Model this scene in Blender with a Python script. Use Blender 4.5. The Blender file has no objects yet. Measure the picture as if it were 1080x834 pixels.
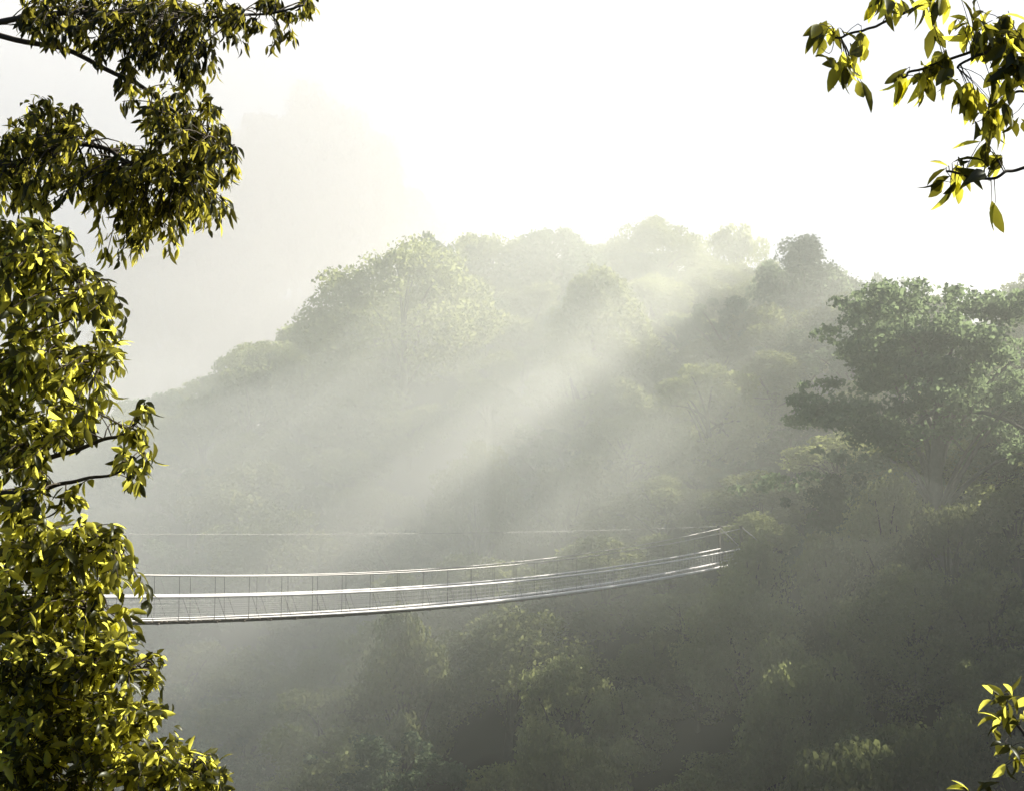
import bpy, bmesh, math, random
import numpy as np

SEED = 7
random.seed(SEED)
RNG = np.random.default_rng(SEED)
scene = bpy.context.scene
COL = scene.collection
PI = math.pi

# ------------------------------------------------------------------ camera
F = 1500.0                      # focal length in photo pixels (1080 wide)
CX, CY, HOR = 540.0, 417.0, 557.0
PITCH = math.atan((HOR - CY) / F)


def at(px, py, d):
    """world point seen at a photo pixel, d metres down the valley"""
    X = (px - CX) / F
    Y = (CY - py) / F
    fw = math.cos(PITCH) - Y * math.sin(PITCH)
    up = math.sin(PITCH) + Y * math.cos(PITCH)
    k = d / fw
    return np.array([X * k, d, up * k])


cam_data = bpy.data.cameras.new('camera')
cam = bpy.data.objects.new('camera', cam_data)
COL.objects.link(cam)
cam.location = (0, 0, 0)
cam.rotation_euler = (PI / 2 + PITCH, 0, 0)
cam_data.sensor_width = 36.0
cam_data.lens = 36.0 * F / 1080.0
cam_data.clip_start = 0.1
cam_data.clip_end = 8000
scene.camera = cam

# ------------------------------------------------------------------ light
SUN_TO = np.array([0.68, 0.43, 0.55])
SUN_TO = SUN_TO / np.linalg.norm(SUN_TO)
elev = math.asin(SUN_TO[2])
azim = math.atan2(SUN_TO[0], SUN_TO[1])
world = bpy.data.worlds.new('World')
scene.world = world
world.use_nodes = True
nt = world.node_tree
bg = nt.nodes['Background']
sky = nt.nodes.new('ShaderNodeTexSky')
sky.sky_type = 'NISHITA'
sky.sun_disc = False
sky.sun_elevation = elev
sky.sun_rotation = azim
sky.air_density = 1.0
sky.dust_density = 7.0
sky.ozone_density = 1.0
sky.altitude = 900
nt.links.new(sky.outputs[0], bg.inputs[0])
bg.inputs[1].default_value = 0.070

sd = bpy.data.lights.new('sun', 'SUN')
sun = bpy.data.objects.new('sun', sd)
COL.objects.link(sun)
sd.energy = 5.0
sd.angle = math.radians(0.5)
sd.color = (1.0, 0.945, 0.81)
from mathutils import Vector
sun.rotation_euler = Vector((-SUN_TO[0], -SUN_TO[1], -SUN_TO[2])).to_track_quat('-Z', 'Y').to_euler()
sun.location = (120, 70, 120)

scene.view_settings.view_transform = 'Standard'
scene.view_settings.look = 'None'
scene.view_settings.exposure = 0
scene.view_settings.gamma = 1
scene.render.engine = 'CYCLES'
cy = scene.cycles
cy.max_bounces = 12
cy.diffuse_bounces = 1
cy.glossy_bounces = 1
cy.transmission_bounces = 2
cy.volume_bounces = 10
cy.transparent_max_bounces = 16
cy.use_denoising = True
try:
    cy.denoiser = 'OPENIMAGEDENOISE'
    cy.denoising_input_passes = 'RGB_ALBEDO_NORMAL'
    cy.denoising_prefilter = 'ACCURATE'
except Exception:
    pass
cy.film_exposure = 1.98          # a high-key, slightly overexposed photograph
cy.sample_clamp_indirect = 4.0


# ------------------------------------------------------------------ helpers
def norm(v):
    v = np.asarray(v, float)
    n = np.linalg.norm(v, axis=-1, keepdims=True)
    return v / np.maximum(n, 1e-9)


def mesh_quads(name, verts, quads, mats, midx=None, smooth=False):
    """one mesh from an array of quads (a repeated last index makes a triangle)"""
    verts = np.asarray(verts, np.float32)
    quads = np.asarray(quads, np.int32)
    me = bpy.data.meshes.new(name)
    me.vertices.add(len(verts))
    me.vertices.foreach_set('co', verts.ravel())
    me.loops.add(quads.size)
    me.loops.foreach_set('vertex_index', quads.ravel())
    me.polygons.add(len(quads))
    me.polygons.foreach_set('loop_start', np.arange(0, quads.size, quads.shape[1], dtype=np.int32))
    try:
        me.polygons.foreach_set('loop_total', np.full(len(quads), quads.shape[1], np.int32))
    except Exception:
        pass
    for m in (mats if isinstance(mats, (list, tuple)) else [mats]):
        me.materials.append(m)
    if midx is not None:
        me.polygons.foreach_set('material_index', np.asarray(midx, np.int32))
    if smooth:
        me.polygons.foreach_set('use_smooth', np.ones(len(quads), bool))
    me.update(calc_edges=True)
    me.validate()
    return me


class MB:
    """collects tubes, boxes and quads into one mesh"""

    def __init__(self):
        self.v, self.f, self.n = [], [], 0

    def add(self, v, f):
        v = np.asarray(v, float)
        f = np.asarray(f, int)
        self.v.append(v)
        self.f.append(f + self.n)
        self.n += len(v)

    def tube(self, pts, rad, sides=6):
        pts = np.asarray(pts, float)
        k = len(pts)
        rad = np.broadcast_to(np.asarray(rad, float), (k,))
        t = np.gradient(pts, axis=0)
        t = norm(t)
        ref = np.array([0.13, 0.31, 0.94]) if abs(t[0][2]) < 0.9 else np.array([1.0, 0.1, 0])
        u = norm(np.cross(t, ref))
        w = np.cross(t, u)
        a = np.linspace(0, 2 * PI, sides, endpoint=False)
        ring = pts[:, None, :] + rad[:, None, None] * (np.cos(a)[None, :, None] * u[:, None, :] + np.sin(a)[None, :, None] * w[:, None, :])
        v = ring.reshape(-1, 3)
        i = np.arange(k - 1)[:, None] * sides
        j = np.arange(sides)[None, :]
        j2 = (j + 1) % sides
        f = np.stack([i + j, i + j2, i + sides + j2, i + sides + j], -1).reshape(-1, 4)
        self.add(v, f)

    def box(self, c, ax, ay, az):
        """box from its centre and three half axes"""
        c, ax, ay, az = (np.asarray(q, float) for q in (c, ax, ay, az))
        v = [c + sx * ax + sy * ay + sz * az for sz in (-1, 1) for sy in (-1, 1) for sx in (-1, 1)]
        f = [(0, 2, 3, 1), (4, 5, 7, 6), (0, 1, 5, 4), (2, 6, 7, 3), (0, 4, 6, 2), (1, 3, 7, 5)]
        self.add(v, f)

    def mesh(self, name, mat, smooth=False):
        return mesh_quads(name, np.concatenate(self.v), np.concatenate(self.f), mat, smooth=smooth)


def link(name, data, parent=None, loc=None, rot=None, scale=None):
    o = bpy.data.objects.new(name, data)
    COL.objects.link(o)
    if parent is not None:
        o.parent = parent
    if loc is not None:
        o.location = [float(q) for q in loc]
    if rot is not None:
        o.rotation_euler = rot
    if scale is not None:
        o.scale = scale
    return o


def tag(o, label, cat, group=None, kind=None):
    o['label'] = label
    o['category'] = cat
    if group:
        o['group'] = group
    if kind:
        o['kind'] = kind
    return o


# ------------------------------------------------------------------ materials
def new_mat(name):
    m = bpy.data.materials.new(name)
    m.use_nodes = True
    n = m.node_tree.nodes
    for q in list(n):
        n.remove(q)
    out = n.new('ShaderNodeOutputMaterial')
    return m, m.node_tree, out


def leaf_mat(name, dark, light, trans, tmix, noise_scale=0.35, gloss=0.0, rough=0.45, tvar=0.5, space='Object', shade_share=0.0):
    """leaf: diffuse front plus light passing through, both varied by noise and per tree"""
    m, t, out = new_mat(name)
    N, L = t.nodes, t.links
    tc = N.new('ShaderNodeTexCoord')
    no = N.new('ShaderNodeTexNoise')
    no.inputs['Scale'].default_value = noise_scale
    no.inputs['Detail'].default_value = 3
    L.new(tc.outputs[space], no.inputs['Vector'])
    oi = N.new('ShaderNodeObjectInfo')
    ad = N.new('ShaderNodeMath'); ad.operation = 'MULTIPLY_ADD'
    L.new(oi.outputs['Random'], ad.inputs[0])
    ad.inputs[1].default_value = 0.7
    L.new(no.outputs['Fac'], ad.inputs[2])
    mp = N.new('ShaderNodeMapRange')
    mp.inputs[1].default_value = 0.4
    mp.inputs[2].default_value = 1.25
    L.new(ad.outputs[0], mp.inputs[0])
    mx = N.new('ShaderNodeMix'); mx.data_type = 'RGBA'
    mx.inputs[6].default_value = (*dark, 1)
    mx.inputs[7].default_value = (*light, 1)
    L.new(mp.outputs[0], mx.inputs[0])
    df = N.new('ShaderNodeBsdfDiffuse')
    L.new(mx.outputs[2], df.inputs[0])
    tr = N.new('ShaderNodeBsdfTranslucent')
    mt = N.new('ShaderNodeMix'); mt.data_type = 'RGBA'
    mt.inputs[6].default_value = (*[q * (1 - tvar) for q in trans], 1)
    mt.inputs[7].default_value = (*trans, 1)
    L.new(mp.outputs[0], mt.inputs[0])
    L.new(mt.outputs[2], tr.inputs[0])
    ms = N.new('ShaderNodeMixShader')
    ms.inputs[0].default_value = tmix
    if shade_share > 0:      # a random share blocks light, putting the dark of shaded leaves into the material
        ge = N.new('ShaderNodeNewGeometry')
        mr = N.new('ShaderNodeMapRange')
        mr.inputs[1].default_value = shade_share - 0.08
        mr.inputs[2].default_value = shade_share + 0.08
        mr.inputs[3].default_value = tmix * 0.12
        mr.inputs[4].default_value = tmix
        L.new(ge.outputs['Random Per Island'], mr.inputs[0])
        L.new(mr.outputs[0], ms.inputs[0])
    L.new(df.outputs[0], ms.inputs[1])
    L.new(tr.outputs[0], ms.inputs[2])
    last = ms
    if gloss > 0:
        gl = N.new('ShaderNodeBsdfGlossy')
        gl.inputs['Roughness'].default_value = rough
        gl.inputs[0].default_value = (0.9, 0.95, 0.9, 1)
        m2 = N.new('ShaderNodeMixShader')
        m2.inputs[0].default_value = gloss
        L.new(ms.outputs[0], m2.inputs[1])
        L.new(gl.outputs[0], m2.inputs[2])
        last = m2
    L.new(last.outputs[0], out.inputs[0])
    return m


def plain_mat(name, c1, c2, scale=3.0, rough=0.7, metallic=0.0, spec=0.3):
    m, t, out = new_mat(name)
    N, L = t.nodes, t.links
    tc = N.new('ShaderNodeTexCoord')
    no = N.new('ShaderNodeTexNoise')
    no.inputs['Scale'].default_value = scale
    no.inputs['Detail'].default_value = 5
    L.new(tc.outputs['Object'], no.inputs['Vector'])
    mx = N.new('ShaderNodeMix'); mx.data_type = 'RGBA'
    mx.inputs[6].default_value = (*c1, 1)
    mx.inputs[7].default_value = (*c2, 1)
    L.new(no.outputs['Fac'], mx.inputs[0])
    p = N.new('ShaderNodeBsdfPrincipled')
    L.new(mx.outputs[2], p.inputs['Base Color'])
    p.inputs['Roughness'].default_value = rough
    p.inputs['Metallic'].default_value = metallic
    p.inputs['Specular IOR Level'].default_value = spec
    L.new(p.outputs[0], out.inputs[0])
    return m


def mist_mat(name, density, color=(0.94, 1.0, 0.93), g=0.45):
    m, t, out = new_mat(name)
    v = t.nodes.new('ShaderNodeVolumeScatter')
    v.inputs['Color'].default_value = (*color, 1)
    v.inputs['Density'].default_value = density
    v.inputs['Anisotropy'].default_value = g
    t.links.new(v.outputs[0], out.inputs['Volume'])
    try:
        m.cycles.homogeneous_volume = True
    except Exception:
        pass
    return m


M_BARK = plain_mat('bark', (0.035, 0.027, 0.02), (0.10, 0.085, 0.065), 4.0, 0.9)
M_PALE_BARK = plain_mat('pale_bark', (0.09, 0.085, 0.07), (0.18, 0.17, 0.145), 3.0, 0.9)
M_GROUND = plain_mat('undergrowth_soil', (0.014, 0.016, 0.008), (0.035, 0.036, 0.02), 0.15, 1.0, 0, 0.0)
M_FAR = leaf_mat('forest_leaf', (0.042, 0.066, 0.030), (0.130, 0.150, 0.070), (0.46, 0.52, 0.20), 0.48, 0.18)
M_FAR2 = leaf_mat('forest_leaf_green', (0.022, 0.050, 0.036), (0.075, 0.120, 0.082), (0.30, 0.40, 0.20), 0.45, 0.18)
M_LEAF_A = leaf_mat('fine_leaf', (0.007, 0.010, 0.004), (0.022, 0.026, 0.008), (0.82, 0.76, 0.11), 0.62, 5.0, 0.012, 0.4, 0.7, shade_share=0.42)
M_LEAF_B = leaf_mat('sunlit_leaf', (0.006, 0.009, 0.003), (0.028, 0.03, 0.007), (0.98, 0.95, 0.15), 0.78, 5.0, 0.014, 0.35, 0.35, shade_share=0.52)
M_LEAF_R = leaf_mat('drooping_oval_leaf', (0.014, 0.018, 0.006), (0.05, 0.052, 0.012), (0.97, 0.92, 0.10), 0.74, 6.0, 0.02, 0.35, 0.5, shade_share=0.5)
M_WHITE = plain_mat('white_coated_steel', (0.62, 0.62, 0.60), (0.82, 0.82, 0.80), 2.0, 0.45, 0.0, 0.5)
M_STEEL = plain_mat('galvanised_cable', (0.30, 0.30, 0.29), (0.45, 0.45, 0.43), 5.0, 0.5, 0.3, 0.5)
M_DARKWIRE = plain_mat('dark_hanger_wire', (0.08, 0.08, 0.08), (0.16, 0.16, 0.15), 5.0, 0.6, 0.2, 0.4)
M_PLANK = plain_mat('weathered_planks', (0.10, 0.085, 0.065), (0.24, 0.21, 0.17), 6.0, 0.85)

# ------------------------------------------------------------------ ground
CTRL = np.array([
    (0, -25, 2), (-40, -25, 4), (40, -25, 4), (0, 0, -1.8), (-6, 6, -4), (6, 6, -4.5), (0, 15, -13), (20, 15, -13), (-20, 15, -9),
    (0, 40, -36), (0, 65, -43), (25, 60, -40), (-25, 62, -40), (-48, 29, -0.9), (-70, 20, 8), (-60, 60, -18), (60, 40, -20), (70, 70, -12),
    (0, 90, -28), (0, 110, -21), (0, 130, -14), (0, 150, -8), (0, 180, 11), (-15, 188, 14), (3, 212, 26), (3, 230, 33), (25, 242, 36), (10, 262, 34),
    (0, 310, 22), (-43, 192, 3), (-55, 192, -4), (-28, 190, 10), (-30, 100, -31), (-30, 130, -22), (-35, 160, -9), (-60, 110, -30), (-90, 190, -8), (-90, 120, -20),
    (12, 182, 13), (42, 190, 20), (55, 200, 22), (60, 232, 30), (72, 255, 34), (80, 290, 30), (34, 114, -3), (38, 104, -5), (22, 104, -15), (15, 106, -19), (21.5, 122, -3.6), (30, 130, 0),
    (24, 94, -22), (27, 84, -26), (40, 84, -18), (20, 150, 4), (60, 110, 10), (82, 112, 24), (105, 120, 36), (62, 150, 20), (76, 192, 29), (92, 192, 40), (112, 215, 48), (125, 250, 50),
    (-48, 362, 30), (-100, 362, 10), (0, 372, 30), (40, 380, 40), (120, 380, 50), (-48, 400, 16), (-60, 300, 16), (-110, 280, 6),
], float)


def _tps(r2):
    return 0.5 * r2 * np.log(np.maximum(r2, 1e-6))


_xy = CTRL[:, :2] / 100.0
_n = len(_xy)
_d2 = ((_xy[:, None] - _xy[None]) ** 2).sum(-1)
_A = np.zeros((_n + 3, _n + 3))
_A[:_n, :_n] = _tps(_d2) + np.eye(_n) * 0.004
_A[:_n, _n] = 1
_A[:_n, _n + 1:] = _xy
_A[_n:, :_n] = _A[:_n, _n:].T
_W = np.linalg.solve(_A, np.concatenate([CTRL[:, 2], np.zeros(3)]))


def ground(x, y):
    x = np.asarray(x, float)
    y = np.asarray(y, float)
    q = np.stack([np.clip(x, -150, 140), np.clip(y, -40, 420)], -1) / 100.0
    knoll = 84 * np.exp(-((x + 80) / 34) ** 2 - ((y - 520) / 44) ** 2)
    d2 = ((q[..., None, :] - _xy) ** 2).sum(-1)
    z = _tps(d2) @ _W[:_n] + _W[_n] + q @ _W[_n + 1:]
    ex = np.maximum(np.abs(x + 5) - 145, 0) + np.maximum(y - 420, 0) + np.maximum(-40 - y, 0)
    k = np.clip(ex / 250.0, 0, 1)
    hills = 20 + 25 * np.sin(x / 210 + 1.3) * np.cos(y / 260 + 0.4) + 12 * np.sin(x / 83 + y / 97)
    return z * (1 - k) + hills * k + knoll


def axis(lo, hi, step, far, nfar):
    core = np.arange(lo, hi + 0.1, step)
    g = np.geomspace(step, far, nfar)
    return np.concatenate([lo - g[::-1], core, hi + g])


xs = axis(-150, 140, 4.0, 3500, 16)
ys = axis(-40, 420, 4.0, 3500, 16)
GX, GY = np.meshgrid(xs, ys)
GZ = ground(GX, GY)
nx, ny = len(xs), len(ys)
ii = (np.arange(ny - 1)[:, None] * nx + np.arange(nx - 1)[None, :]).ravel()
go = link('ground', mesh_quads('ground', np.stack([GX, GY, GZ], -1).reshape(-1, 3),
          np.stack([ii, ii + 1, ii + nx + 1, ii + nx], -1), M_GROUND, smooth=True))
go['kind'] = 'structure'
go['label'] = 'dark forest floor of the steep valley under the trees'


# ------------------------------------------------------------------ far trees: prototypes
def leaf_quads(c, nrm, size, aspect, rng):
    """pointed four-cornered leaf sprays around centres c facing nrm"""
    n = len(c)
    ref = norm(rng.normal(size=(n, 3)))
    u = norm(np.cross(nrm, ref))
    w = np.cross(nrm, u)
    s = size * rng.uniform(0.6, 1.45, (n, 1))
    a = aspect * rng.uniform(0.8, 1.25, (n, 1))
    fold = nrm * s * rng.uniform(-0.25, 0.25, (n, 1))
    v = np.stack([c - u * s * 0.5, c + w * s * a * 0.5 + fold, c + u * s * 0.5, c - w * s * a * 0.5 + fold], 1)
    q = np.arange(4 * n).reshape(n, 4)
    return v.reshape(-1, 3), q


def crown_mesh(name, clumps, n_leaf, size, mat, rng, up=0.25, flat=0.75, aspect=0.62, inner=0.55):
    """clumps: rows of (x, y, z, radius); leaves gather on the shells of the clumps"""
    cl = np.asarray(clumps, float)
    p = cl[:, 3] ** 2
    idx = rng.choice(len(cl), n_leaf, p=p / p.sum())
    d = norm(rng.normal(size=(n_leaf, 3)) + np.array([0, 0, up]))
    r = cl[idx, 3] * (inner + (1 - inner) * rng.uniform(0, 1, n_leaf) ** 0.6) * (1 + 0.12 * rng.normal(size=n_leaf))
    pos = cl[idx, :3] + d * r[:, None] * np.array([1, 1, flat])
    nr = norm(d * 0.8 + rng.normal(size=(n_leaf, 3)) * 0.7)
    v, q = leaf_quads(pos, nr, size, aspect, rng)
    return mesh_quads(name, v, q, mat)


def limb(a, b, bend, k=6):
    t = np.linspace(0, 1, k)[:, None]
    a, b = np.asarray(a, float), np.asarray(b, float)
    return a + (b - a) * t + np.asarray(bend, float) * (np.sin(t * PI))


def make_proto(kind, seed):
    """returns (crown mesh, trunk mesh, height, radius) with the base at the origin"""
    rng = np.random.default_rng(seed)
    cl = []
    mb = MB()
    mat = M_FAR
    up, flat, inner = 0.25, 0.75, 0.55
    if kind == 'dome':            # broad, close rounded crown
        H, R, base = 20.0, 10.5, 5.0
        for k in range(90):
            d = norm(rng.normal(size=3) + [0, 0, 0.35])
            r = rng.uniform(0.72, 0.98)
            cl.append((d[0] * R * r, d[1] * R * r, base + (H - base) * 0.42 + d[2] * (H - base) * 0.56 * r, rng.uniform(1.5, 2.9)))
        n, size = 26000, 0.42
    elif kind == 'lumpy':         # small slope tree of several lumps
        H, R, base = 11.0, 5.2, 2.0
        for k in range(34):
            d = norm(rng.normal(size=3) + [0, 0, 0.3])
            r = rng.uniform(0.5, 1.0)
            cl.append((d[0] * R * r, d[1] * R * r, base + (H - base) * 0.45 + d[2] * (H - base) * 0.5 * r, rng.uniform(0.9, 2.0)))
        n, size = 12000, 0.33
    elif kind == 'round':         # compact rounded
        H, R, base = 10.0, 4.6, 1.5
        for k in range(40):
            d = norm(rng.normal(size=3) + [0, 0, 0.4])
            r = rng.uniform(0.7, 0.95)
            cl.append((d[0] * R * r, d[1] * R * r, base + (H - base) * 0.45 + d[2] * (H - base) * 0.52 * r, rng.uniform(0.8, 1.5)))
        n, size = 11000, 0.32
    elif kind == 'tall':          # taller, ragged top of upright tufts
        H, R, base = 18.0, 6.5, 5.0
        mat = M_FAR2
        for k in range(46):
            a = rng.uniform(0, 2 * PI)
            r = R * math.sqrt(rng.uniform(0, 1))
            top = H - (r / R) ** 2 * 5.5 - rng.uniform(0, 2.5)
            cl.append((r * math.cos(a), r * math.sin(a), top - 1.2, rng.uniform(0.9, 1.7)))
            if k % 2 == 0:
                cl.append((r * math.cos(a) * 0.95, r * math.sin(a) * 0.95, top - rng.uniform(3.5, 8.5), rng.uniform(1.2, 2.2)))
        n, size, flat, up = 20000, 0.40, 1.25, 0.4
    elif kind == 'open':          # loose, gaps between the sprays
        H, R, base = 15.0, 6.5, 4.0
        mat = M_FAR2
        for k in range(40):
            d = norm(rng.normal(size=3) + [0, 0, 0.25])
            r = rng.uniform(0.35, 1.08)
            cl.append((d[0] * R * r, d[1] * R * r, base + (H - base) * 0.5 + d[2] * (H - base) * 0.5 * r, rng.uniform(0.6, 1.5)))
        n, size = 11000, 0.34
    elif kind == 'draped':        # column smothered by climbers, drooping skirts
        H, R, base = 20.0, 6.6, 1.0
        for k in range(110):
            z = rng.uniform(0.05, 1.0)
            rr = R * (1.0 - 0.86 * max(0, (z - 0.45) / 0.55) ** 1.7)
            a = rng.uniform(0, 2 * PI)
            rr *= rng.uniform(0.82, 1.02)
            cl.append((rr * math.cos(a), rr * math.sin(a), base + (H - base - 0.6) * z, rng.uniform(0.9, 1.8)))
        n, size, flat = 26000, 0.40, 1.3
    elif kind == 'emergent':      # added shadow caster out of view: bare trunk, umbrella crown on top
        H, R, base = 38.0, 6.5, 30.0
        for k in range(40):
            a = rng.uniform(0, 2 * PI)
            r = R * math.sqrt(rng.uniform(0, 1))
            cl.append((r * math.cos(a), r * math.sin(a), H - 1.2 - 4.0 * (r / R) ** 2 - rng.uniform(0, 2.5), rng.uniform(1.0, 1.9)))
        n, size = 16000, 0.42
    elif kind == 'layered':       # wide tree of flat separate tiers on long limbs
        H, R, base = 22.0, 13.0, 6.0
        mat = M_FAR2
        for k in range(96):
            a = rng.uniform(0, 2 * PI)
            z = rng.uniform(0.34, 1.0)
            rr = R * (0.98 - 0.55 * max(0, z - 0.40) ** 1.3 / 0.5) * math.sqrt(rng.uniform(0.05, 1.0))
            c = np.array([rr * math.cos(a), rr * math.sin(a), H * z - 0.8])
            s = rng.uniform(1.1, 2.3)
            cl.append((*c, s))
            for e in range(3):
                o = rng.normal(size=3) * [1.3, 1.3, 0.35]
                cl.append((*(c + o), s * rng.uniform(0.45, 0.75)))
        n, size, flat, up, inner = 44000, 0.36, 0.48, 0.35, 0.3
    cl = np.array(cl)
    # trunk and limbs
    kz = H * (0.8 if kind == 'emergent' else 0.55)
    r0 = 0.022 * H + 0.08
    z = np.linspace(-1.5, kz, 8)
    sway = np.stack([0.25 * np.sin(z * 0.4 + seed), 0.25 * np.cos(z * 0.33 + seed), z], -1)
    mb.tube(sway, np.linspace(r0 * 1.25, r0 * 0.55, 8), 8)
    pick = rng.choice(len(cl), min(len(cl), 26 if kind == 'layered' else 12), replace=False)
    for p in pick:
        b = cl[p, :3]
        s = sway[rng.integers(3, 8)] if b[2] > base + 1 else sway[3]
        pts = limb(s, b, [0, 0, 0.10 * np.linalg.norm(b - s)])
        mb.tube(pts, np.linspace(r0 * 0.42, 0.05, 6), 5)
    bark = M_PALE_BARK if kind in ('layered', 'tall') else M_BARK
    return (crown_mesh(kind + '_crown', cl, n, size, mat, rng, up, flat, 0.62, inner), mb.mesh(kind + '_trunk', bark, True), H, R)


PROTO = {}
for k, seeds in dict(dome=(1, 2), lumpy=(3, 4, 5), round=(6, 7), tall=(8, 9), open=(10, 11), draped=(12,), layered=(23, 24), emergent=(15, 16)).items():
    PROTO[k] = [make_proto(k, s) for s in seeds]

TREES = []


def tree(kind, x, y, height, label, group=None, name='broadleaf_tree', wide=1.0, var=0, rz=None, z=None, sink=0.4):
    cm, tm, H, R = PROTO[kind][var % len(PROTO[kind])]
    k = height / H
    if z is None:
        z = float(ground(x, y)) - sink
    e = link(name, None, None, (x, y, z), (0, 0, random.uniform(0, 2 * PI) if rz is None else rz), (k * wide, k * wide, k))
    tag(e, label, 'tree', group)
    link('crown', cm, e)
    link('trunk', tm, e)
    TREES.append((x, y, R * k * wide, height, z))
    return e


def tree_px(kind, px, top, d, width_px, label, **kw):
    """a tree whose top stands at a photo pixel, rooted on the ground below"""
    p = at(px, top, d)
    g = float(ground(p[0], d)) - 0.4
    h = max(p[2] - g, 5.0)
    cm, tm, H, R = PROTO[kind][kw.get('var', 0) % len(PROTO[kind])]
    r = max(width_px * d / F / 2, 0.27 * h if kind != 'emergent' else 0)
    return tree(kind, p[0], d, h, label, wide=r / (R * h / H), **kw)


# the trees one can tell apart on the ridge and slopes
KEY = [
    ('dome', 425, 262, 186, 200, 'broad rounded tree with a pale domed crown on the left shoulder of the ridge', 0),
    ('open', 470, 243, 214, 90, 'thin-topped hazy tree peeping over the right of the big pale dome', 0),
    ('lumpy', 520, 238, 222, 110, 'hazy tree with a bumpy crown at the middle of the skyline', 0),
    ('tall', 585, 236, 220, 100, 'tall hazy tree on the skyline left of the dome-topped tree', 0),
    ('draped', 632, 286, 178, 112, 'climber-draped pointed tree with a bright sunlit right edge', 0),
    ('dome', 688, 232, 236, 122, 'smooth dome-topped tree standing highest behind the sunlit pointed tree', 1),
    ('round', 775, 236, 246, 66, 'small faint rounded tree on the skyline left of the ragged tall tree', 0),
    ('tall', 838, 250, 188, 118, 'tall ragged bluish tree with upright tufts on top', 1),
    ('open', 770, 312, 184, 110, 'loose leafy tree leaning out left below the ragged tall tree', 1),
    ('tall', 895, 290, 194, 90, 'half-lit tree between the ragged tall tree and the big layered tree', 0),
    ('lumpy', 748, 296, 206, 100, 'hazy tree between the smooth dome-topped tree and the ragged tall tree', 1),
    ('lumpy', 556, 326, 198, 100, 'hazy tree left of the sunlit pointed tree', 2),
    ('round', 405, 366, 203, 100, 'hazy rounded tree in the gap behind the trunk of the pale dome', 0),
    ('round', 715, 330, 196, 90, 'hazy tree just right of the sunlit pointed tree', 0),
    ('open', 935, 285, 205, 60, 'sparse pale tree behind the left edge of the layered tree', 0),
    ('layered', 985, 292, 113, 380, 'big dark layered tree with spreading limbs on the right spur', 0),
    ('lumpy', 358, 398, 198, 90, 'hazy tree filling the gap under the left of the pale dome', 0),
    ('round', 450, 362, 202, 100, 'hazy rounded tree behind the right foot of the pale dome', 1),
    ('round', 265, 382, 192, 90, 'faint rounded tree where the ridge starts falling to the left', 1),
    ('lumpy', 215, 420, 194, 80, 'pale misty tree low on the left end of the ridge', 1),
    ('round', 170, 436, 198, 70, 'faintest misty tree at the foot of the ridge beside the near leaves', 0),
    ('lumpy', 318, 356, 190, 70, 'small misty tree at the left foot of the big pale dome', 2),
    ('dome', 505, 470, 150, 110, 'mist-veiled rounded tree alone in the middle of the slope', 1),
    ('draped', 815, 372, 160, 90, 'grey rounded climber-covered tree with a thin bright right rim', 0),
    ('lumpy', 600, 480, 148, 90, 'leafy tree right of the mist-veiled rounded tree on the slope', 0),
    ('lumpy', 430, 648, 112, 95, 'dark tree with a lit right side just under the middle of the bridge', 1),
    ('round', 600, 690, 106, 110, 'dark clumped tree in the gap below the bridge middle', 0),
    ('dome', 790, 612, 106, 150, 'dark rounded tree under the far end of the bridge', 0),
    ('lumpy', 610, 745, 94, 120, 'nearest dark tree at the bottom of the picture below the bridge', 2),
    ('open', 880, 500, 112, 120, 'feathery lit tree beneath the left limbs of the layered tree', 1),
    ('lumpy', 850, 665, 96, 120, 'grey-green tree with a lit top on the lower right slope', 0),
    ('lumpy', 935, 508, 107, 110, 'dim tree hugging the trunk of the layered tree on its left', 1),
    ('round', 1000, 524, 104, 110, 'dim rounded tree directly under the layered tree', 1),
    ('lumpy', 1068, 500, 107, 120, 'dim tree at the right edge under the layered tree', 0),
    ('lumpy', 890, 548, 105, 100, 'dim tree just below the feathery lit tree', 2),
    ('round', 1045, 600, 97, 120, 'dim rounded tree by the right edge halfway down the slope', 0),
    ('lumpy', 1062, 668, 92, 120, 'dim tree at the right edge just above the young shrub tip', 2),
    ('lumpy', 792, 572, 111, 90, 'leafy tree hiding the far end of the bridge', 1),
    ('lumpy', 965, 738, 88, 120, 'nearest dim tree low on the right slope left of the young shrub', 0),
    ('round', 890, 768, 86, 120, 'rounded dim tree at the bottom edge right of centre', 1),
    ('lumpy', 692, 668, 114, 100, 'dark tree in the hollow under the right third of the bridge', 1),
    ('round', 738, 700, 111, 100, 'rounded dark tree low in the hollow right of the bridge middle', 0),
    ('lumpy', 662, 716, 108, 100, 'shaggy dark tree at the bottom of the hollow below the bridge', 2),
    ('dome', 960, 600, 100, 170, 'broad dim tree on the right slope below the layered tree', 1),
]
for kd, px, top, d, w, lab, var in KEY:
    tree_px(kd, px, top, d, w, lab, var=var)

# bridge axis (needed to keep trees clear of it)
BA = np.array([-17.3, 70.0])
BD = np.array([34.3, 45.0])


def deck_z(s):
    return -4.43 - 1.75 * s + 3.31 * s * s


def clear_of_bridge(x, y, top, r):
    s = ((np.array([x, y]) - BA) @ BD) / (BD @ BD)
    if s < -1.1 or s > 1.12:
        return True
    q = BA + BD * s
    return np.hypot(x - q[0], y - q[1]) > r + 3.6 or top < deck_z(s) - 1.0


# the crowded forest of the slopes
ZONES = [
    # y0, y1, spacing, heights, kinds
    (72, 112, 7.0, (8.5, 12.5), ('lumpy', 'round', 'lumpy', 'open')),
    (112, 146, 7.8, (8.5, 13.0), ('lumpy', 'round', 'lumpy', 'open')),
    (146, 190, 9.2, (9.0, 14.0), ('lumpy', 'round', 'dome', 'lumpy', 'open')),
    (190, 248, 11.0, (10.0, 15.0), ('lumpy', 'round', 'dome', 'tall')),
]


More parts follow.
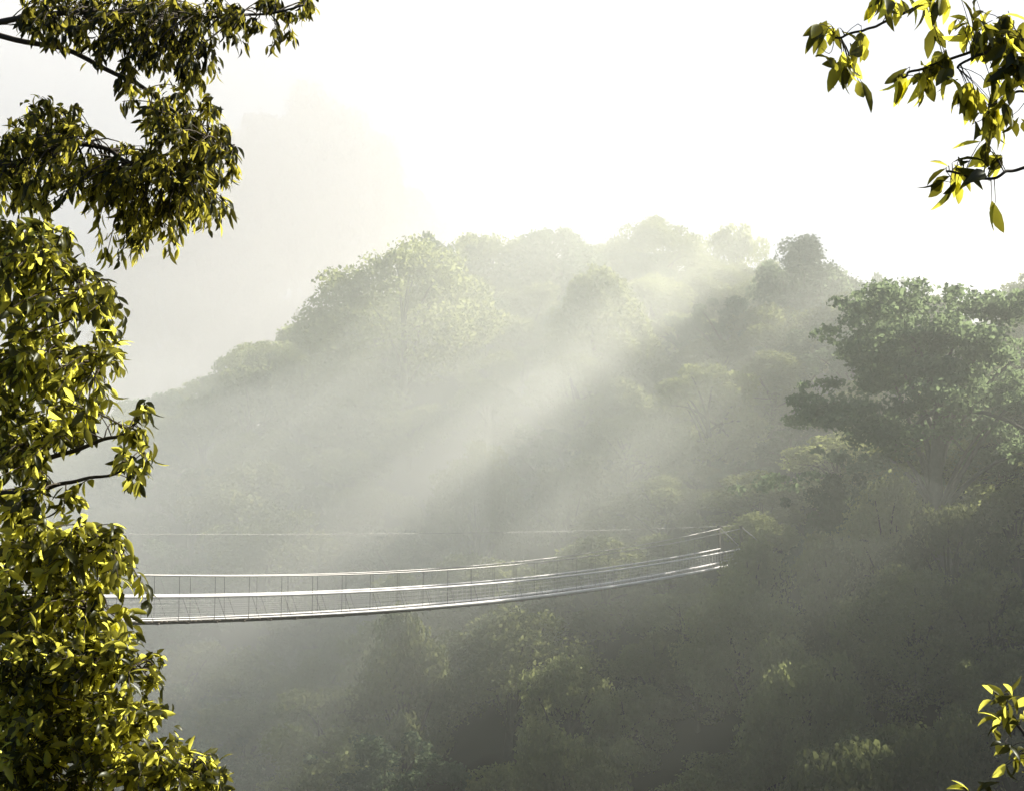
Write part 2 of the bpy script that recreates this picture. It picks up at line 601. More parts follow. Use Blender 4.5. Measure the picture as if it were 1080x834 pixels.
def region(x, y):
    px = CX + F * x / y
    if px > 800 and y < 150:
        return 'dim tree crowded on the right slope under the layered tree', 'trees crowded on the right slope'
    if y < 112:
        return 'dark tree in the crowded forest below the bridge', 'trees in the forest below the bridge'
    if y < 150:
        return 'misty tree on the slope just behind the bridge', 'trees on the slope behind the bridge'
    if px < 330:
        return 'pale mist-faded tree on the left flank of the ridge', 'mist-faded trees on the left flank'
    return 'hazy tree on the upper slope below the skyline', 'hazy trees on the upper slope'


count = 0
for y0, y1, sp, hh, kinds in ZONES:
    yy = y0
    row = 0
    while yy < y1:
        half = 0.40 * yy + 5
        xx = -half + (row % 2) * sp * 0.5
        while xx < half:
            x = xx + random.uniform(-0.33, 0.33) * sp
            y = yy + random.uniform(-0.33, 0.33) * sp
            xx += sp
            kd = random.choice(kinds)
            h = random.uniform(*hh)
            if y < 150 and x > 8:
                h *= 0.68
            r = PROTO[kd][0][3] * h / PROTO[kd][0][2]
            if any(math.hypot(x - t[0], y - t[1]) < 0.55 * (r + min(t[2], 4.6)) for t in TREES):
                continue
            if (y > 205 and x > 48) or (y > 160 and CX + F * x / y > 915):
                continue
            gz = float(ground(x, y))
            if not clear_of_bridge(x, y, gz + h, r):
                continue
            lab, grp = region(x, y)
            tree(kd, x, y, h, lab, group=grp, wide=random.uniform(0.95, 1.2) * (1.25 if y < 150 and x > 8 else 1.0), var=random.randrange(3))
            count += 1
        yy += sp * 0.86
        row += 1
print('forest trees', count, 'all', len(TREES))

# faint ridge far behind on the left
for i, (px, top, w) in enumerate([(225, 165, 70), (258, 128, 60), (296, 104, 64), (336, 88, 60), (366, 134, 56), (396, 176, 56), (436, 208, 44), (190, 200, 60), (312, 150, 80)]):
    tree_px(('tall', 'dome', 'lumpy')[i % 3], px, top, 512 - (i > 7) * 10, w * 1.1, 'ghostly faint tree on the distant ridge behind the mist', group='faint trees on the distant ridge', var=i)

# unseen trees on the ridge between sun and valley, heights set for their shadow
SHADE = [(60, 104), (66, 118), (74, 108), (84, 128), (92, 146), (96, 122), (70, 92), (108, 160), (60, 90), (82, 160), (64, 138), (110, 138), (77, 191),
         (88, 198), (98, 206), (104, 222), (90, 176), (115, 236), (122, 215), (70, 170), (108, 190), (72, 150), (58, 122), (52, 98), (100, 172), (120, 180)]
for i, (x, y) in enumerate(SHADE):
    px = CX + F * x / y
    top = (HOR - (735 - 0.79 * (px - 690))) / F * y - random.uniform(0, 2.5)
    h = top - float(ground(x, y))
    if h < 7 or i % 2 == 1:
        continue
    kd = ('dome', 'lumpy', 'tall')[i % 3]
    tree(kd, x, y, min(h, 30), 'unseen tree on the high ridge to the right, height set for its shadow', group='unseen shading trees on the high ridge to the right', var=i, wide=max(1.0, 8.0 / min(h, 30)) * (0.8 if h > 20 else 1.1))
for i, d in enumerate([166]):  # added out of view to cast a broad dark band
    tree_px('dome', 1236 + (i % 2) * 14, 200 + (i % 3) * 8, d, 130, 'unseen broad tree added beyond the right edge to shade the slope', group='added shading trees out of view to the right', var=i)
# tall trees added out of view, lined up to throw dark shafts into the mist
for i, (px, py, d) in enumerate([(1180, -6, 130), (1188, -14, 144), (1178, -6, 158), (1192, -16, 172), (1186, -12, 186), (1196, -22, 204), (1188, -14, 222), (1182, 84, 168), (1190, 80, 186), (1184, 84, 206), (1190, -140, 190), (1182, -134, 206), (1194, -144, 222)]):
    tree_px('emergent', px, py - 34, d, 52 if py < 50 else 40, 'very tall umbrella-crowned tree added out of view to throw dark shafts', group='added shaft-casting trees out of view', var=i)


# ------------------------------------------------------------------ suspension bridge
def deck_pt(s, side=0.0, dz=0.0):
    s = np.asarray(s, float)
    p = BA[None, :] + BD[None, :] * np.atleast_1d(s)[:, None]
    n = np.array([BD[1], -BD[0]]) / np.linalg.norm(BD)
    p = p + n * side
    return np.concatenate([p, (deck_z(np.atleast_1d(s)) + dz)[:, None]], 1)


def cable_h(s):
    return 2.12 + 0.95 * (s - 0.2) ** 2


S0, S1 = -0.88, 1.02
LEN = np.linalg.norm(BD)
HW = 0.85
br = link('suspension_bridge', None, None, deck_pt(S0)[0])
tag(br, 'long white-railed footbridge hung on cables across the misty valley', 'bridge')
B0 = deck_pt(S0)[0]


def bpart(name, mb, mat, smooth=False):
    o = link(name, mb.mesh(name, mat, smooth), br)
    o.location = [-q for q in B0]
    return o


ss = np.linspace(S0, S1, 120)
mb = MB()
npl = int((S1 - S0) * LEN / 0.30)
ax = norm(np.array([BD[0], BD[1], 0]))
ay = norm(np.array([BD[1], -BD[0], 0]))
for s in np.linspace(S0, S1, npl):
    mb.box(deck_pt(s, 0, -0.05 + random.uniform(-0.008, 0.008))[0], ax * 0.135, ay * (HW - 0.04 + random.uniform(-0.02, 0.02)), (0, 0, 0.022))
for sd_ in (-0.5, 0.5):
    mb.tube(deck_pt(ss, sd_, -0.15), 0.05, 6)
for s in np.linspace(S0, S1, 60):
    mb.box(deck_pt(s, 0, -0.14)[0], ax * 0.04, ay * HW * 1.05, (0, 0, 0.05))
bpart('deck', mb, M_PLANK)
for sgn in (-1, 1):
    mb = MB()
    mb.tube(deck_pt(ss, sgn * (HW + 0.04), 0.02), 0.035 + 0.07 * np.clip((ss - 0.05) / 0.4, 0, 1), 8)
    bpart('edge_beam', mb, M_WHITE, True)
    mb = MB()
    mb.tube(deck_pt(ss, sgn * (HW + 0.06), 1.14), 0.068, 8)
    bpart('handrail', mb, M_WHITE, True)
    mb = MB()
    p = deck_pt(ss, sgn * (HW + 0.10), 0)
    p[:, 2] += cable_h(ss)
    mb.tube(p, 0.042, 6)
    bpart('main_cable', mb, M_STEEL, True)
    mb = MB()
    for hgt in (0.22, 0.44, 0.66, 0.88):
        mb.tube(deck_pt(ss, sgn * (HW + 0.05), hgt), 0.007, 3)
    for s in np.linspace(S0, S1, int((S1 - S0) * LEN / 0.45)):
        a = deck_pt(s, sgn * (HW + 0.05), 0.02)[0]
        b = deck_pt(s, sgn * (HW + 0.06), 1.12)[0]
        mb.tube([a, b], 0.007, 3)
    bpart('side_net', mb, M_WHITE)
    for k, s in enumerate(np.linspace(S0 + 0.01, S1 - 0.01, 48)):
        mb = MB()
        top = deck_pt(s, sgn * (HW + 0.10), 0)[0] + [0, 0, cable_h(s)]
        mb.tube([top, deck_pt(s, sgn * (HW + 0.08), -0.1)[0]], 0.011, 4)
        mb.tube([deck_pt(s + 0.004, sgn * (HW + 0.07), 1.10)[0], deck_pt(s + 0.014, sgn * (HW + 0.07), -0.1)[0]], 0.009, 4)
        bpart('hanger', mb, M_DARKWIRE)
# end posts with a cross beam, cables run on to the ground
for s in (S0, S1):
    for sgn in (-1, 1):
        mb = MB()
        base = deck_pt(s, sgn * (HW + 0.16), 0)[0]
        gz = float(ground(base[0], base[1])) - 0.6
        top = np.array([base[0], base[1], deck_z(s) + cable_h(s) + 0.15])
        foot = np.array([base[0], base[1], min(gz, base[2] - 0.6)])
        c = (top + foot) / 2
        mb.box(c, ax * 0.08, ay * 0.08, (0, 0, (top[2] - foot[2]) / 2))
        mb.box(top + [0, 0, 0.05], ax * 0.12, ay * 0.12, (0, 0, 0.05))
        bpart('end_post', mb, M_BARK)
        mb = MB()
        e = 0.16 if s > 0 else -0.16
        q = deck_pt(s + e, sgn * (HW + 0.5), 0)[0]
        q[2] = float(ground(q[0], q[1])) - 0.2
        mb.tube(limb(top, q, [0, 0, -0.12], 8), 0.042, 6)
        bpart('back_stay', mb, M_STEEL, True)

# a single thin line strung above the bridge
mb = MB()
s2 = np.linspace(-0.9, 1.2, 90)
p = deck_pt(s2, -2.0, 0)
p[:, 2] = -0.35 - 0.35 * s2 + 0.75 * (s2 - 0.3) ** 2 + 0.35 * s2 * 1.3
mb.tube(p - p[0], 0.012, 5)
mz = float(ground(p[0][0], p[0][1]))
mb2 = MB()
ow = link('overhead_cable', mb.mesh('overhead_cable', M_STEEL, True), None, p[0])
tag(ow, 'single thin grey cable strung above the bridge cables', 'cable')

# ------------------------------------------------------------------ near leaves
TPL_T = np.array([0.0, 0.18, 0.45, 0.72, 0.9, 1.0])


def leaves_mesh(name, base, dirv, nrm, L, W, curl, mat, profile=(0.06, 0.62, 1.0, 0.78, 0.36, 0.02), fold=0.22):
    """folded, curled leaf blades; arrays of base points, directions, normals, lengths, widths, curls"""
    n = len(base)
    dirv = norm(dirv)
    nrm = norm(nrm - (nrm * dirv).sum(-1, keepdims=True) * dirv)
    side = np.cross(dirv, nrm)
    t = TPL_T[None, :, None]
    prof = np.array(profile)[None, :, None]
    L = L[:, None, None]
    W = W[:, None, None]
    curl = curl[:, None, None]
    mid = base[:, None, :] + dirv[:, None, :] * L * t * (1 - 0.15 * curl * t) - nrm[:, None, :] * L * curl * t * t * 0.55
    off = side[:, None, :] * W * 0.5 * prof
    up = nrm[:, None, :] * W * fold * prof
    v = np.stack([mid - off + up, mid, mid + off + up], 2).reshape(n, -1, 3)
    K = len(TPL_T)
    f = []
    for k in range(K - 1):
        a = k * 3
        f += [(a, a + 1, a + 4, a + 3), (a + 1, a + 2, a + 5, a + 4)]
    f = np.array(f)[None] + (np.arange(n) * K * 3)[:, None, None]
    return mesh_quads(name, v.reshape(-1, 3), f.reshape(-1, 4), mat, smooth=True)


def near_tree(name, label, cat, root, trunk_pts, trunk_r, branches, mat, leaf_len, leaf_w, per, droop, depth, spread, seed, dens, twig_r=0.004):
    """branches: list of dict(path=[(px,py,d)..], blobs=[(px,py,rx,ry,density)..]); each is a branch part with its leaves below it"""
    rng = np.random.default_rng(seed)
    root = np.asarray(root, float)
    e = link(name, None, None, root)
    tag(e, label, cat)
    mb = MB()
    tp = np.asarray(trunk_pts, float) - root
    mb.tube(tp, np.linspace(trunk_r, trunk_r * 0.55, len(tp)), 10)
    link('trunk', mb.mesh('trunk', M_BARK, True), e)
    for br_ in branches:
        path = np.array([at(*q) for q in br_['path']])
        # start on the trunk
        tpw = np.asarray(trunk_pts, float)
        j = np.argmin(np.linalg.norm(tpw - path[0], axis=1))
        path = np.concatenate([[tpw[j]], path])
        # resample smoothly
        t = np.linspace(0, len(path) - 1, 8 * len(path))
        path = np.stack([np.interp(t, np.arange(len(path)), path[:, c]) for c in range(3)], 1)
        path[1:-1] += rng.normal(size=path[1:-1].shape) * 0.022
        for _ in range(6):
            path[1:-1] = 0.5 * path[1:-1] + 0.25 * (path[:-2] + path[2:])
        mb = MB()
        r0 = br_.get('r', 0.022)
        mb.tube(path - root, np.linspace(r0, 0.006, len(path)), 7)
        bases, dirs = [], []
        for (px, py, rx, ry, dn) in br_['blobs']:
            rx, ry = rx * 1.1, ry * 1.1
            ncl = max(1, int(PI * rx * ry * dens * dn / 200.0))
            for _ in range(ncl):
                a, q = rng.uniform(0, 2 * PI), math.sqrt(rng.uniform(0, 1))
                dd = depth + rng.uniform(-spread, spread)
                c = at(px + rx * q * math.cos(a), py + ry * q * math.sin(a), dd)
                dist = np.linalg.norm(path - c, axis=1)
                k0 = int(np.argmin(dist + rng.uniform(0, 0.25, len(path))))
                s = path[k0]
                tw = limb(s, c, np.array([0, 0, 0.10 * dist[k0]]) + rng.normal(size=3) * 0.03, 6)
                mb.tube(tw - root, np.linspace(max(twig_r, 0.010 * min(1, dist[k0])), 0.002, 6), 4)
                td = norm(tw[-1] - tw[-2])
                m = int(rng.integers(per[0], per[1] + 1))
                for i in range(m):
                    u = rng.uniform(0, 1)
                    b = tw[-1] - td * u * min(0.24, dist[k0] * 0.7) + rng.normal(size=3) * 0.012
                    d = td * 0.55 + norm(rng.normal(size=3)) * 0.85 + np.array([0, 0, -droop])
                    bases.append(b - root)
                    dirs.append(d)
        for ex in br_.get('single', []):      # leaves set one by one: px, py, dpx, dpy, d
            b = at(ex[0], ex[1], ex[4])
            tip = at(ex[0] + ex[2], ex[1] + ex[3], ex[4] + rng.uniform(-0.05, 0.05))
            kk = int(np.argmin(np.linalg.norm(path - b, axis=1)))
            mb.tube(limb(path[kk], b, (0, 0, 0.015), 5) - root, np.linspace(0.003, 0.0016, 5), 4)
            bases.append(b - root)
            dirs.append((tip - b))
        bp = link('branch', mb.mesh('branch', M_BARK, True), e)
        n = len(bases)
        if n == 0:
            continue
        bases, dirs = np.array(bases), np.array(dirs)
        nr = norm(np.array([0.25, -0.35, 0.75]) + rng.normal(size=(n, 3)) * 0.65)
        L = leaf_len * rng.uniform(0.5, 1.22, n)
        W = leaf_w * rng.uniform(0.75, 1.2, n)
        link('leaves', leaves_mesh('leaves', bases, dirs, nr, L, W, rng.uniform(0.1, 1.1, n), mat), bp)
    return e


gl = lambda x, y: float(ground(x, y))
# upper left: fine-leaved tree hanging in from beyond the frame
TA = [(-4.6, 8.6, gl(-4.6, 8.6) - 0.3), (-4.55, 8.6, -2.0), (-4.4, 8.6, 0.2), (-4.2, 8.6, 1.8), (-4.0, 8.6, 3.2), (-3.9, 8.55, 4.2)]
near_tree('fine_leaved_tree', 'dark fine-leaved tree hanging drooping sprays into the upper left corner', 'tree',
          TA[0], TA, 0.16,
          [dict(path=[(-60, 40, 8.6), (40, 12, 8.5), (140, 15, 8.5), (230, 20, 8.4), (320, 6, 8.4)], r=0.026,
                blobs=[(85, 22, 62, 32, 1.2), (165, 22, 55, 28, 1.1), (225, 20, 25, 24, 0.9), (150, 68, 55, 24, 1.0), (205, 66, 22, 30, 1.2), (248, 32, 18, 18, 1.0), (300, 14, 38, 14, 1.0), (285, 42, 28, 8, 0.7), (40, 45, 18, 16, 0.4)]),
           dict(path=[(-50, 175, 8.6), (20, 170, 8.5), (65, 152, 8.5), (115, 155, 8.5), (150, 180, 8.4), (215, 190, 8.4)], r=0.030,
                blobs=[(40, 135, 42, 32, 1.4), (25, 190, 38, 36, 1.3), (95, 195, 40, 26, 1.2), (30, 222, 40, 14, 1.0), (170, 170, 22, 24, 1.0), (150, 215, 55, 34, 1.4), (215, 205, 30, 38, 1.3), (165, 250, 42, 16, 1.1), (130, 268, 24, 8, 0.8)]),
           dict(path=[(-50, 30, 8.9), (60, 48, 8.8), (150, 92, 8.7), (200, 130, 8.6), (235, 165, 8.6)], r=0.024,
                blobs=[(195, 140, 42, 42, 1.5), (225, 165, 24, 30, 1.3), (140, 105, 22, 14, 0.6)])],
          M_LEAF_A, 0.094, 0.026, (11, 16), 0.8, 8.5, 0.6, 21, 1.25)

# left: larger sunlit leaves
TB = [(-3.9, 7.6, gl(-3.9, 7.6) - 0.3), (-3.85, 7.6, -2.5), (-3.7, 7.6, -1.2), (-3.55, 7.6, 0.0), (-3.5, 7.6, 1.2), (-3.45, 7.6, 1.9)]
near_tree('sunlit_leaf_tree', 'near tree of curled yellow-green sunlit leaves down the left edge', 'tree',
          TB[0], TB, 0.12,
          [dict(path=[(-60, 280, 7.6), (0, 275, 7.5), (50, 270, 7.5), (110, 320, 7.5)], blobs=[(20, 262, 38, 34, 1.3), (62, 272, 30, 28, 1.1), (92, 312, 28, 26, 1.0), (118, 335, 18, 18, 0.8), (30, 325, 42, 34, 1.3)]),
           dict(path=[(-60, 400, 7.6), (0, 395, 7.5), (60, 375, 7.5), (110, 385, 7.5)], blobs=[(100, 378, 24, 24, 0.9), (60, 385, 42, 36, 1.2), (18, 400, 36, 34, 1.4), (90, 425, 32, 26, 0.9)]),
           dict(path=[(-60, 490, 7.6), (10, 490, 7.5), (70, 478, 7.5), (125, 462, 7.4), (150, 438, 7.4)], blobs=[(150, 446, 16, 14, 0.9), (150, 462, 12, 14, 0.7), (20, 450, 34, 34, 1.3), (70, 448, 30, 20, 0.8), (20, 495, 34, 24, 0.9)]),
           dict(path=[(-60, 520, 7.6), (20, 520, 7.5), (80, 505, 7.45), (135, 492, 7.4)], blobs=[(140, 500, 17, 20, 1.1), (132, 480, 14, 10, 0.7), (30, 535, 36, 22, 1.1), (70, 530, 20, 14, 0.5)]),
           dict(path=[(-60, 590, 7.6), (20, 580, 7.5), (80, 575, 7.5), (130, 590, 7.4)], blobs=[(118, 572, 20, 18, 0.9), (130, 605, 20, 22, 1.0), (95, 600, 36, 34, 1.3), (35, 590, 44, 38, 1.6), (150, 630, 8, 12, 0.6), (60, 560, 34, 18, 1.0)]),
           dict(path=[(-60, 660, 7.7), (10, 650, 7.6), (60, 640, 7.6), (115, 645, 7.5)], blobs=[(30, 645, 44, 32, 1.7), (85, 650, 36, 28, 1.4), (120, 668, 14, 12, 0.7)])],
          M_LEAF_B, 0.098, 0.035, (10, 14), 0.5, 7.5, 0.6, 33, 1.1)

# bottom left shrub
TC = [(-3.3, 7.2, gl(-3.3, 7.2) - 0.3), (-3.2, 7.2, -3.2), (-3.0, 7.2, -2.4), (-2.8, 7.2, -1.7)]
near_tree('leafy_shrub', 'dense shrub with bright yellow leaf tips filling the lower left corner', 'shrub',
          TC[0], TC, 0.07,
          [dict(path=[(-40, 740, 7.3), (30, 715, 7.2), (90, 700, 7.2), (150, 705, 7.1)], blobs=[(30, 705, 58, 40, 1.8), (95, 700, 36, 32, 1.5), (150, 708, 18, 16, 1.0), (152, 728, 16, 12, 0.8)]),
           dict(path=[(-40, 800, 7.3), (40, 775, 7.2), (110, 765, 7.2), (160, 752, 7.1)], blobs=[(50, 765, 62, 40, 1.9), (120, 765, 36, 30, 1.5), (158, 755, 16, 16, 1.1)]),
           dict(path=[(-40, 860, 7.2), (60, 835, 7.1), (140, 815, 7.1), (210, 812, 7.0)], blobs=[(60, 815, 70, 30, 1.9), (150, 805, 44, 22, 1.6), (205, 815, 34, 14, 1.4), (180, 835, 60, 14, 1.3), (235, 830, 12, 8, 1)])],
          M_LEAF_B, 0.082, 0.031, (10, 14), 0.2, 7.15, 0.5, 45, 1.3)

# upper right: drooping oval leaves on thin twigs
TR = [(5.2, 7.2, gl(5.2, 7.2) - 0.3), (5.1, 7.2, -2.0), (4.8, 7.2, 0.5), (4.4, 7.15, 2.2), (4.0, 7.1, 3.2)]
R1 = dict(path=[(1130, 20, 7.1), (1075, 40, 7.0), (1040, 52, 7.0), (1000, 64, 7.0), (960, 76, 7.0), (952, 82, 7.0)], r=0.010, blobs=[(1000, 66, 16, 14, 1.0), (975, 84, 16, 10, 1.0), (946, 84, 8, 8, 1.0), (1045, 24, 34, 20, 0.9)],
          single=[(975, 78, -8, 44, 7.0), (970, 80, -26, 14, 7.0), (968, 84, 12, 40, 6.95), (976, 82, 22, 26, 7.05), (950, 80, -14, 26, 7.0), (946, 82, 4, 24, 7.02),
                  (1000, 60, -24, 12, 7.0), (996, 56, 4, 34, 7.0), (985, 30, -8, 28, 7.05), (985, 28, 14, 30, 7.0)])
R2 = dict(path=[(1130, -40, 7.1), (1060, -18, 7.05), (1000, -5, 7.0), (960, 10, 7.0), (930, 28, 7.0), (905, 36, 7.0), (880, 40, 7.0)], r=0.009, blobs=[(938, 4, 20, 10, 1.0), (862, 40, 16, 12, 1.0), (892, 80, 14, 12, 1.0), (905, 50, 10, 8, 0.5), (1000, 6, 40, 10, 0.6)],
          single=[(880, 30, -22, 12, 7.0), (878, 28, -30, 12, 7.0), (876, 26, -32, 4, 7.05), (874, 30, -30, 36, 6.95), (880, 30, -14, 46, 7.0), (884, 30, -2, 22, 7.0), (868, 40, 0, 30, 7.0), (888, 34, 14, 4, 7.0),
                  (895, 70, -18, 30, 7.0), (892, 70, -24, 14, 7.0), (890, 70, 2, 30, 7.0), (896, 68, 16, 28, 6.98), (905, 85, 6, 28, 7.0), (908, 86, 10, 18, 7.0),
                  (925, -4, -6, 20, 7.0), (925, -6, 14, 32, 7.0), (935, -4, 8, 36, 7.0), (945, 2, 4, 46, 6.95), (950, 0, 16, 30, 7.0), (930, 0, -14, 14, 7.0), (955, -4, 18, 18, 7.02)])
R3 = dict(path=[(1120, 30, 7.0), (1060, 50, 6.9), (1030, 60, 6.9), (1010, 72, 6.9)], r=0.012, blobs=[(1030, 22, 26, 16, 0.8), (1060, 42, 18, 20, 0.9), (1022, 104, 12, 14, 0.9), (1050, 118, 12, 14, 0.9), (1066, 80, 10, 16, 0.8)],
          single=[(1022, 95, -12, 42, 6.9), (1022, 95, 2, 44, 6.9), (1026, 94, 14, 30, 6.95), (1020, 96, -18, 18, 6.9), (1052, 110, -12, 38, 6.9), (1050, 112, 6, 44, 6.9), (1046, 112, 14, 26, 6.9),
                  (1064, 62, -6, 40, 6.9), (1070, 58, 8, 28, 6.9), (1066, 60, 20, 30, 6.92), (1048, 76, -14, 26, 6.9), (1010, 20, -20, 32, 6.9), (1014, 0, 16, 18, 6.9), (1030, 0, -14, 22, 6.95)])
R5 = dict(path=[(1140, 90, 7.0), (1085, 96, 6.95), (1064, 104, 6.9), (1050, 112, 6.9)], r=0.008, blobs=[(1066, 112, 12, 14, 0.9), (1072, 60, 10, 24, 0.9), (1050, 132, 12, 16, 1.0), (1032, 128, 10, 12, 0.8)])
R4 = dict(path=[(1130, 165, 7.0), (1078, 178, 6.95), (1045, 188, 6.9), (1020, 187, 6.9), (998, 181, 6.9)], r=0.010, blobs=[(1038, 158, 12, 10, 1.0), (996, 196, 12, 10, 1.1), (1016, 178, 10, 8, 0.8), (1044, 178, 10, 10, 0.8)],
          single=[(1034, 150, -28, 4, 6.9), (1038, 152, -14, 36, 6.9), (1042, 152, 2, 34, 6.9), (1046, 160, 12, 34, 6.95), (1040, 150, -6, 40, 6.85), (1000, 176, -22, -10, 6.9), (998, 178, -16, 12, 6.9), (1004, 172, 14, -6, 6.9), (1012, 168, 8, 10, 6.9),
                  (1008, 192, -14, 24, 6.9), (1006, 194, -20, 36, 6.9), (1002, 194, 0, 36, 6.9), (1010, 192, 4, 24, 6.95), (1046, 212, 8, 26, 6.9), (1050, 214, -8, 22, 6.9)])
near_tree('drooping_leaf_tree', 'drooping oval yellow-backed leaves on thin dark twigs in the upper right corner', 'tree',
          TR[0], TR, 0.13, [R1, R2, R3, R4, R5], M_LEAF_R, 0.150, 0.056, (4, 6), 0.9, 6.95, 0.15, 57, 0.75, 0.0025)

# lower right sprig
TS = [(3.35, 8.0, gl(3.35, 8.0) - 0.2), (3.25, 8.0, -3.2), (3.15, 8.0, -2.2), (3.1, 8.0, -1.7)]
S1_ = dict(path=[(1100, 830, 7.9), (1080, 775, 7.9), (1064, 750, 7.9), (1050, 730, 7.9)], r=0.012, blobs=[(1066, 752, 14, 16, 1.0), (1074, 778, 14, 18, 1.2), (1072, 808, 14, 18, 1.2)],
           single=[(1047, 732, -20, -24, 7.9), (1058, 730, 18, -10, 7.9), (1064, 732, 20, 18, 7.9), (1046, 738, -30, 8, 7.9), (1050, 756, -30, 4, 7.9), (1056, 764, -32, 12, 7.9), (1066, 788, -26, 2, 7.9), (1060, 805, -20, 26, 7.9), (1066, 800, 14, -4, 7.9), (1056, 760, -16, -14, 7.9), (1070, 745, 18, -12, 7.9), (1062, 806, 4, 26, 7.9)])
S2_ = dict(path=[(1060, 860, 7.8), (1030, 838, 7.8), (1012, 830, 7.8)], r=0.008, blobs=[],
           single=[(1018, 832, -26, -6, 7.8), (1022, 834, -10, -10, 7.8), (1030, 836, 10, -12, 7.8), (1040, 836, 20, -6, 7.8), (1046, 838, -8, -14, 7.8)])
near_tree('young_shrub', 'young shrub tip with upright glossy yellow-green leaves in the lower right corner', 'shrub',
          TS[0], TS, 0.03, [S1_, S2_], M_LEAF_B, 0.125, 0.046, (5, 8), -0.4, 7.9, 0.15, 61, 0.5, 0.003)


# ------------------------------------------------------------------ mist
def mist_box(name, lo, hi, density, label, **kw):
    lo, hi = np.array(lo, float), np.array(hi, float)
    mb = MB()
    mb.box((lo + hi) / 2, ((hi[0] - lo[0]) / 2, 0, 0), (0, (hi[1] - lo[1]) / 2, 0), (0, 0, (hi[2] - lo[2]) / 2))
    o = link(name, mb.mesh(name, mist_mat(name, density, **kw)))
    o['kind'] = 'stuff'
    tag(o, label, 'mist')
    return o


def mist_bank(name, c, r, density, label, seed=0, **kw):
    """soft-edged bank: nested billowing shells, each adding a little to the density inside it"""
    rng = np.random.default_rng(seed)
    ph = rng.uniform(0, 2 * PI, (6,))
    nu, nw = 24, 48
    u = np.linspace(0, PI, nu + 1)
    w = np.linspace(0, 2 * PI, nw + 1)[:-1]
    d = np.stack([np.sin(u)[:, None] * np.cos(w)[None], np.sin(u)[:, None] * np.sin(w)[None], np.repeat(np.cos(u)[:, None], nw, 1)], -1).reshape(-1, 3)
    i = np.arange(nu)[:, None] * nw
    j = np.arange(nw)[None]
    f = np.stack([i + j, i + (j + 1) % nw, i + nw + (j + 1) % nw, i + nw + j], -1).reshape(-1, 4)
    e = link(name, None, None, c)
    e['kind'] = 'stuff'
    tag(e, label, 'mist')
    mat = mist_mat(name, density / 3.0, **kw)
    for q in (1.0, 0.76, 0.5):
        b = 1 + 0.16 * np.sin(3.1 * d[:, 0] + 2.3 * d[:, 2] + ph[0]) * np.sin(2.7 * d[:, 1] + ph[1]) + 0.09 * np.sin(6.1 * d[:, 0] + ph[2]) * np.sin(5.3 * d[:, 2] + 4.1 * d[:, 1] + ph[3])
        v = d * b[:, None] * np.array(r) * q
        ob = link('mist_layer', mesh_quads('mist_layer', v, f, mat, smooth=True), e)
        ob['kind'] = 'stuff'
    return e


def mist_layer(name, x0, x1, y0, y1, top, low, density, label, steps=4, dtop=4.0, dlow=5.0, seed=0, **kw):
    """a body of mist between low(x, y) and top(x, y): nested billowing layers thin it out softly towards its edges"""
    e = link(name, None, None, ((x0 + x1) / 2, (y0 + y1) / 2, 0))
    e['kind'] = 'stuff'
    tag(e, label, 'mist')
    mat = mist_mat(name, density / steps, **kw)
    for k in range(steps):
        ins = 7.0 * k
        X, Y = np.meshgrid(np.linspace(x0 + ins, x1 - ins, 54), np.linspace(y0 + ins, y1 - ins, 40))
        nyy, nxx = X.shape
        p = 1.7 * k + seed
        Z = top(X, Y) - k * dtop + 2.4 * np.sin(X / 9.0 + p) * np.sin(Y / 11.0 + 2 * p) + 1.5 * np.sin(X / 4.7 - Y / 6.1 + p)
        Bz = np.minimum(low(X, Y) + (steps - 1 - k) * -dlow * 1.0 + 2.0 * np.sin(X / 7.0 + Y / 9.0 + p), Z - 0.5)
        T = np.stack([X, Y, Z], -1).reshape(-1, 3)
        Bt = np.stack([X, Y, Bz], -1).reshape(-1, 3)
        idx = np.arange(nxx * nyy).reshape(nyy, nxx)
        off = nxx * nyy
        a, b, c, d = idx[:-1, :-1], idx[:-1, 1:], idx[1:, 1:], idx[1:, :-1]
        fs = [np.stack([a, b, c, d], -1).reshape(-1, 4), np.stack([d, c, b, a], -1).reshape(-1, 4) + off]
        for g_ in (idx[0, :], idx[-1, ::-1], idx[::-1, 0], idx[:, -1]):
            fs.append(np.stack([g_[:-1] + off, g_[1:] + off, g_[1:], g_[:-1]], -1))
        v = np.concatenate([T, Bt]) - np.array([(x0 + x1) / 2, (y0 + y1) / 2, 0])
        ob = link('mist_layer', mesh_quads('mist_layer', v, np.concatenate(fs), mat), e)
        ob['kind'] = 'stuff'
    return e


def sstep(a, b, x):
    t = np.clip((x - a) / (b - a), 0, 1)
    return t * t * (3 - 2 * t)


def top_main(x, y):
    t = 22 + 26 * sstep(-30, 15, x)
    q = sstep(50 + 55 * sstep(4, 24, x), 150 + 8 * sstep(4, 24, x), y)
    return t * q - 2 * (1 - q) + 5


def top_low(x, y):
    return 0.55 * top_main(x, y) - 3 + 2.0 * np.sin(x / 7.0 + y / 13.0)


def low_main(x, y):
    return -22 + 25 * sstep(-30, 4, x) - 26 * sstep(112, 150, y)


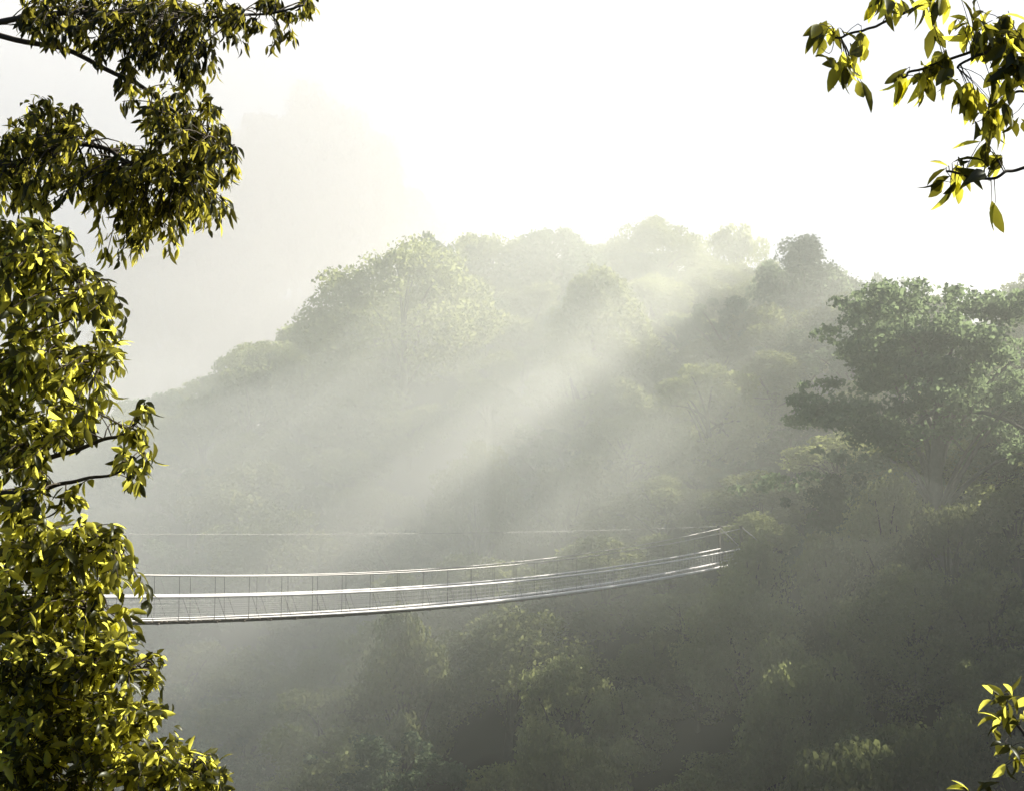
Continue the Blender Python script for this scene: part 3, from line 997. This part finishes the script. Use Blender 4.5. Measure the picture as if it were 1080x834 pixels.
MAIN, LOW, AIR, CLOUD = 0.0056, 0.0085, 0.0013, 0.0112
mist_layer('mist', -190, 80, 78, 222, top_main, low_main, MAIN, 'sunlit mist hugging the wooded slope and ridge')
mist_layer('mist', -190, 12, 82, 196, top_low, low_main, LOW, 'denser bright mist low on the left of the slope', steps=3, seed=2.2)
mist_box('mist', (-190, 30, -72), (140, 250, 44), AIR, 'thin haze filling the valley air')
# cloud behind the ridge, thinning out to the right in steps
cl_e = link('mist', None, None, (-80, 390, 50))
cl_e['kind'] = 'stuff'
tag(cl_e, 'thick white cloud standing behind the left of the wooded ridge', 'mist')
cmat = mist_mat('cloud', CLOUD / 5.0, g=0.12, color=(0.97, 0.99, 1.0))
for k in range(5):
    X0, X1, Y0, Y1 = -300, -20 + 36 * k, 312 + 9 * k, 470
    mb = MB()
    n = 24
    yy = np.linspace(0, 1, n)
    ring = []
    for t in np.linspace(0, 1, 9):            # bulging right-hand side, so no straight edge stands against the sky
        z = -70 + 260 * t
        ring.append(np.stack([X1 + 26 * np.sin(3.0 * t + 1.3 * k) + 12 * np.sin(9 * yy + 2 * k + 5 * t), Y0 + (Y1 - Y0) * yy, np.full(n, z)], -1))
    R_ = np.array(ring)
    L_ = R_.copy()
    L_[..., 0] = X0
    V = np.concatenate([R_.reshape(-1, 3), L_.reshape(-1, 3)]) - np.array([-80, 390, 50])
    m_ = 9 * n
    idx = np.arange(m_).reshape(9, n)
    q = [np.stack([idx[:-1, :-1], idx[:-1, 1:], idx[1:, 1:], idx[1:, :-1]], -1).reshape(-1, 4)]
    q.append(q[0][:, ::-1] + m_)
    for e_ in (idx[0, ::-1], idx[-1, :], idx[:, 0], idx[::-1, -1]):
        q.append(np.stack([e_[:-1], e_[1:], e_[1:] + m_, e_[:-1] + m_], -1)[:, ::-1])
    cme = mesh_quads('mist_layer', V, np.concatenate(q), cmat)
    bm = bmesh.new()
    bm.from_mesh(cme)
    bmesh.ops.recalc_face_normals(bm, faces=bm.faces[:])
    bm.to_mesh(cme)
    bm.free()
    ob = link('mist_layer', cme, cl_e)
    ob['kind'] = 'stuff'
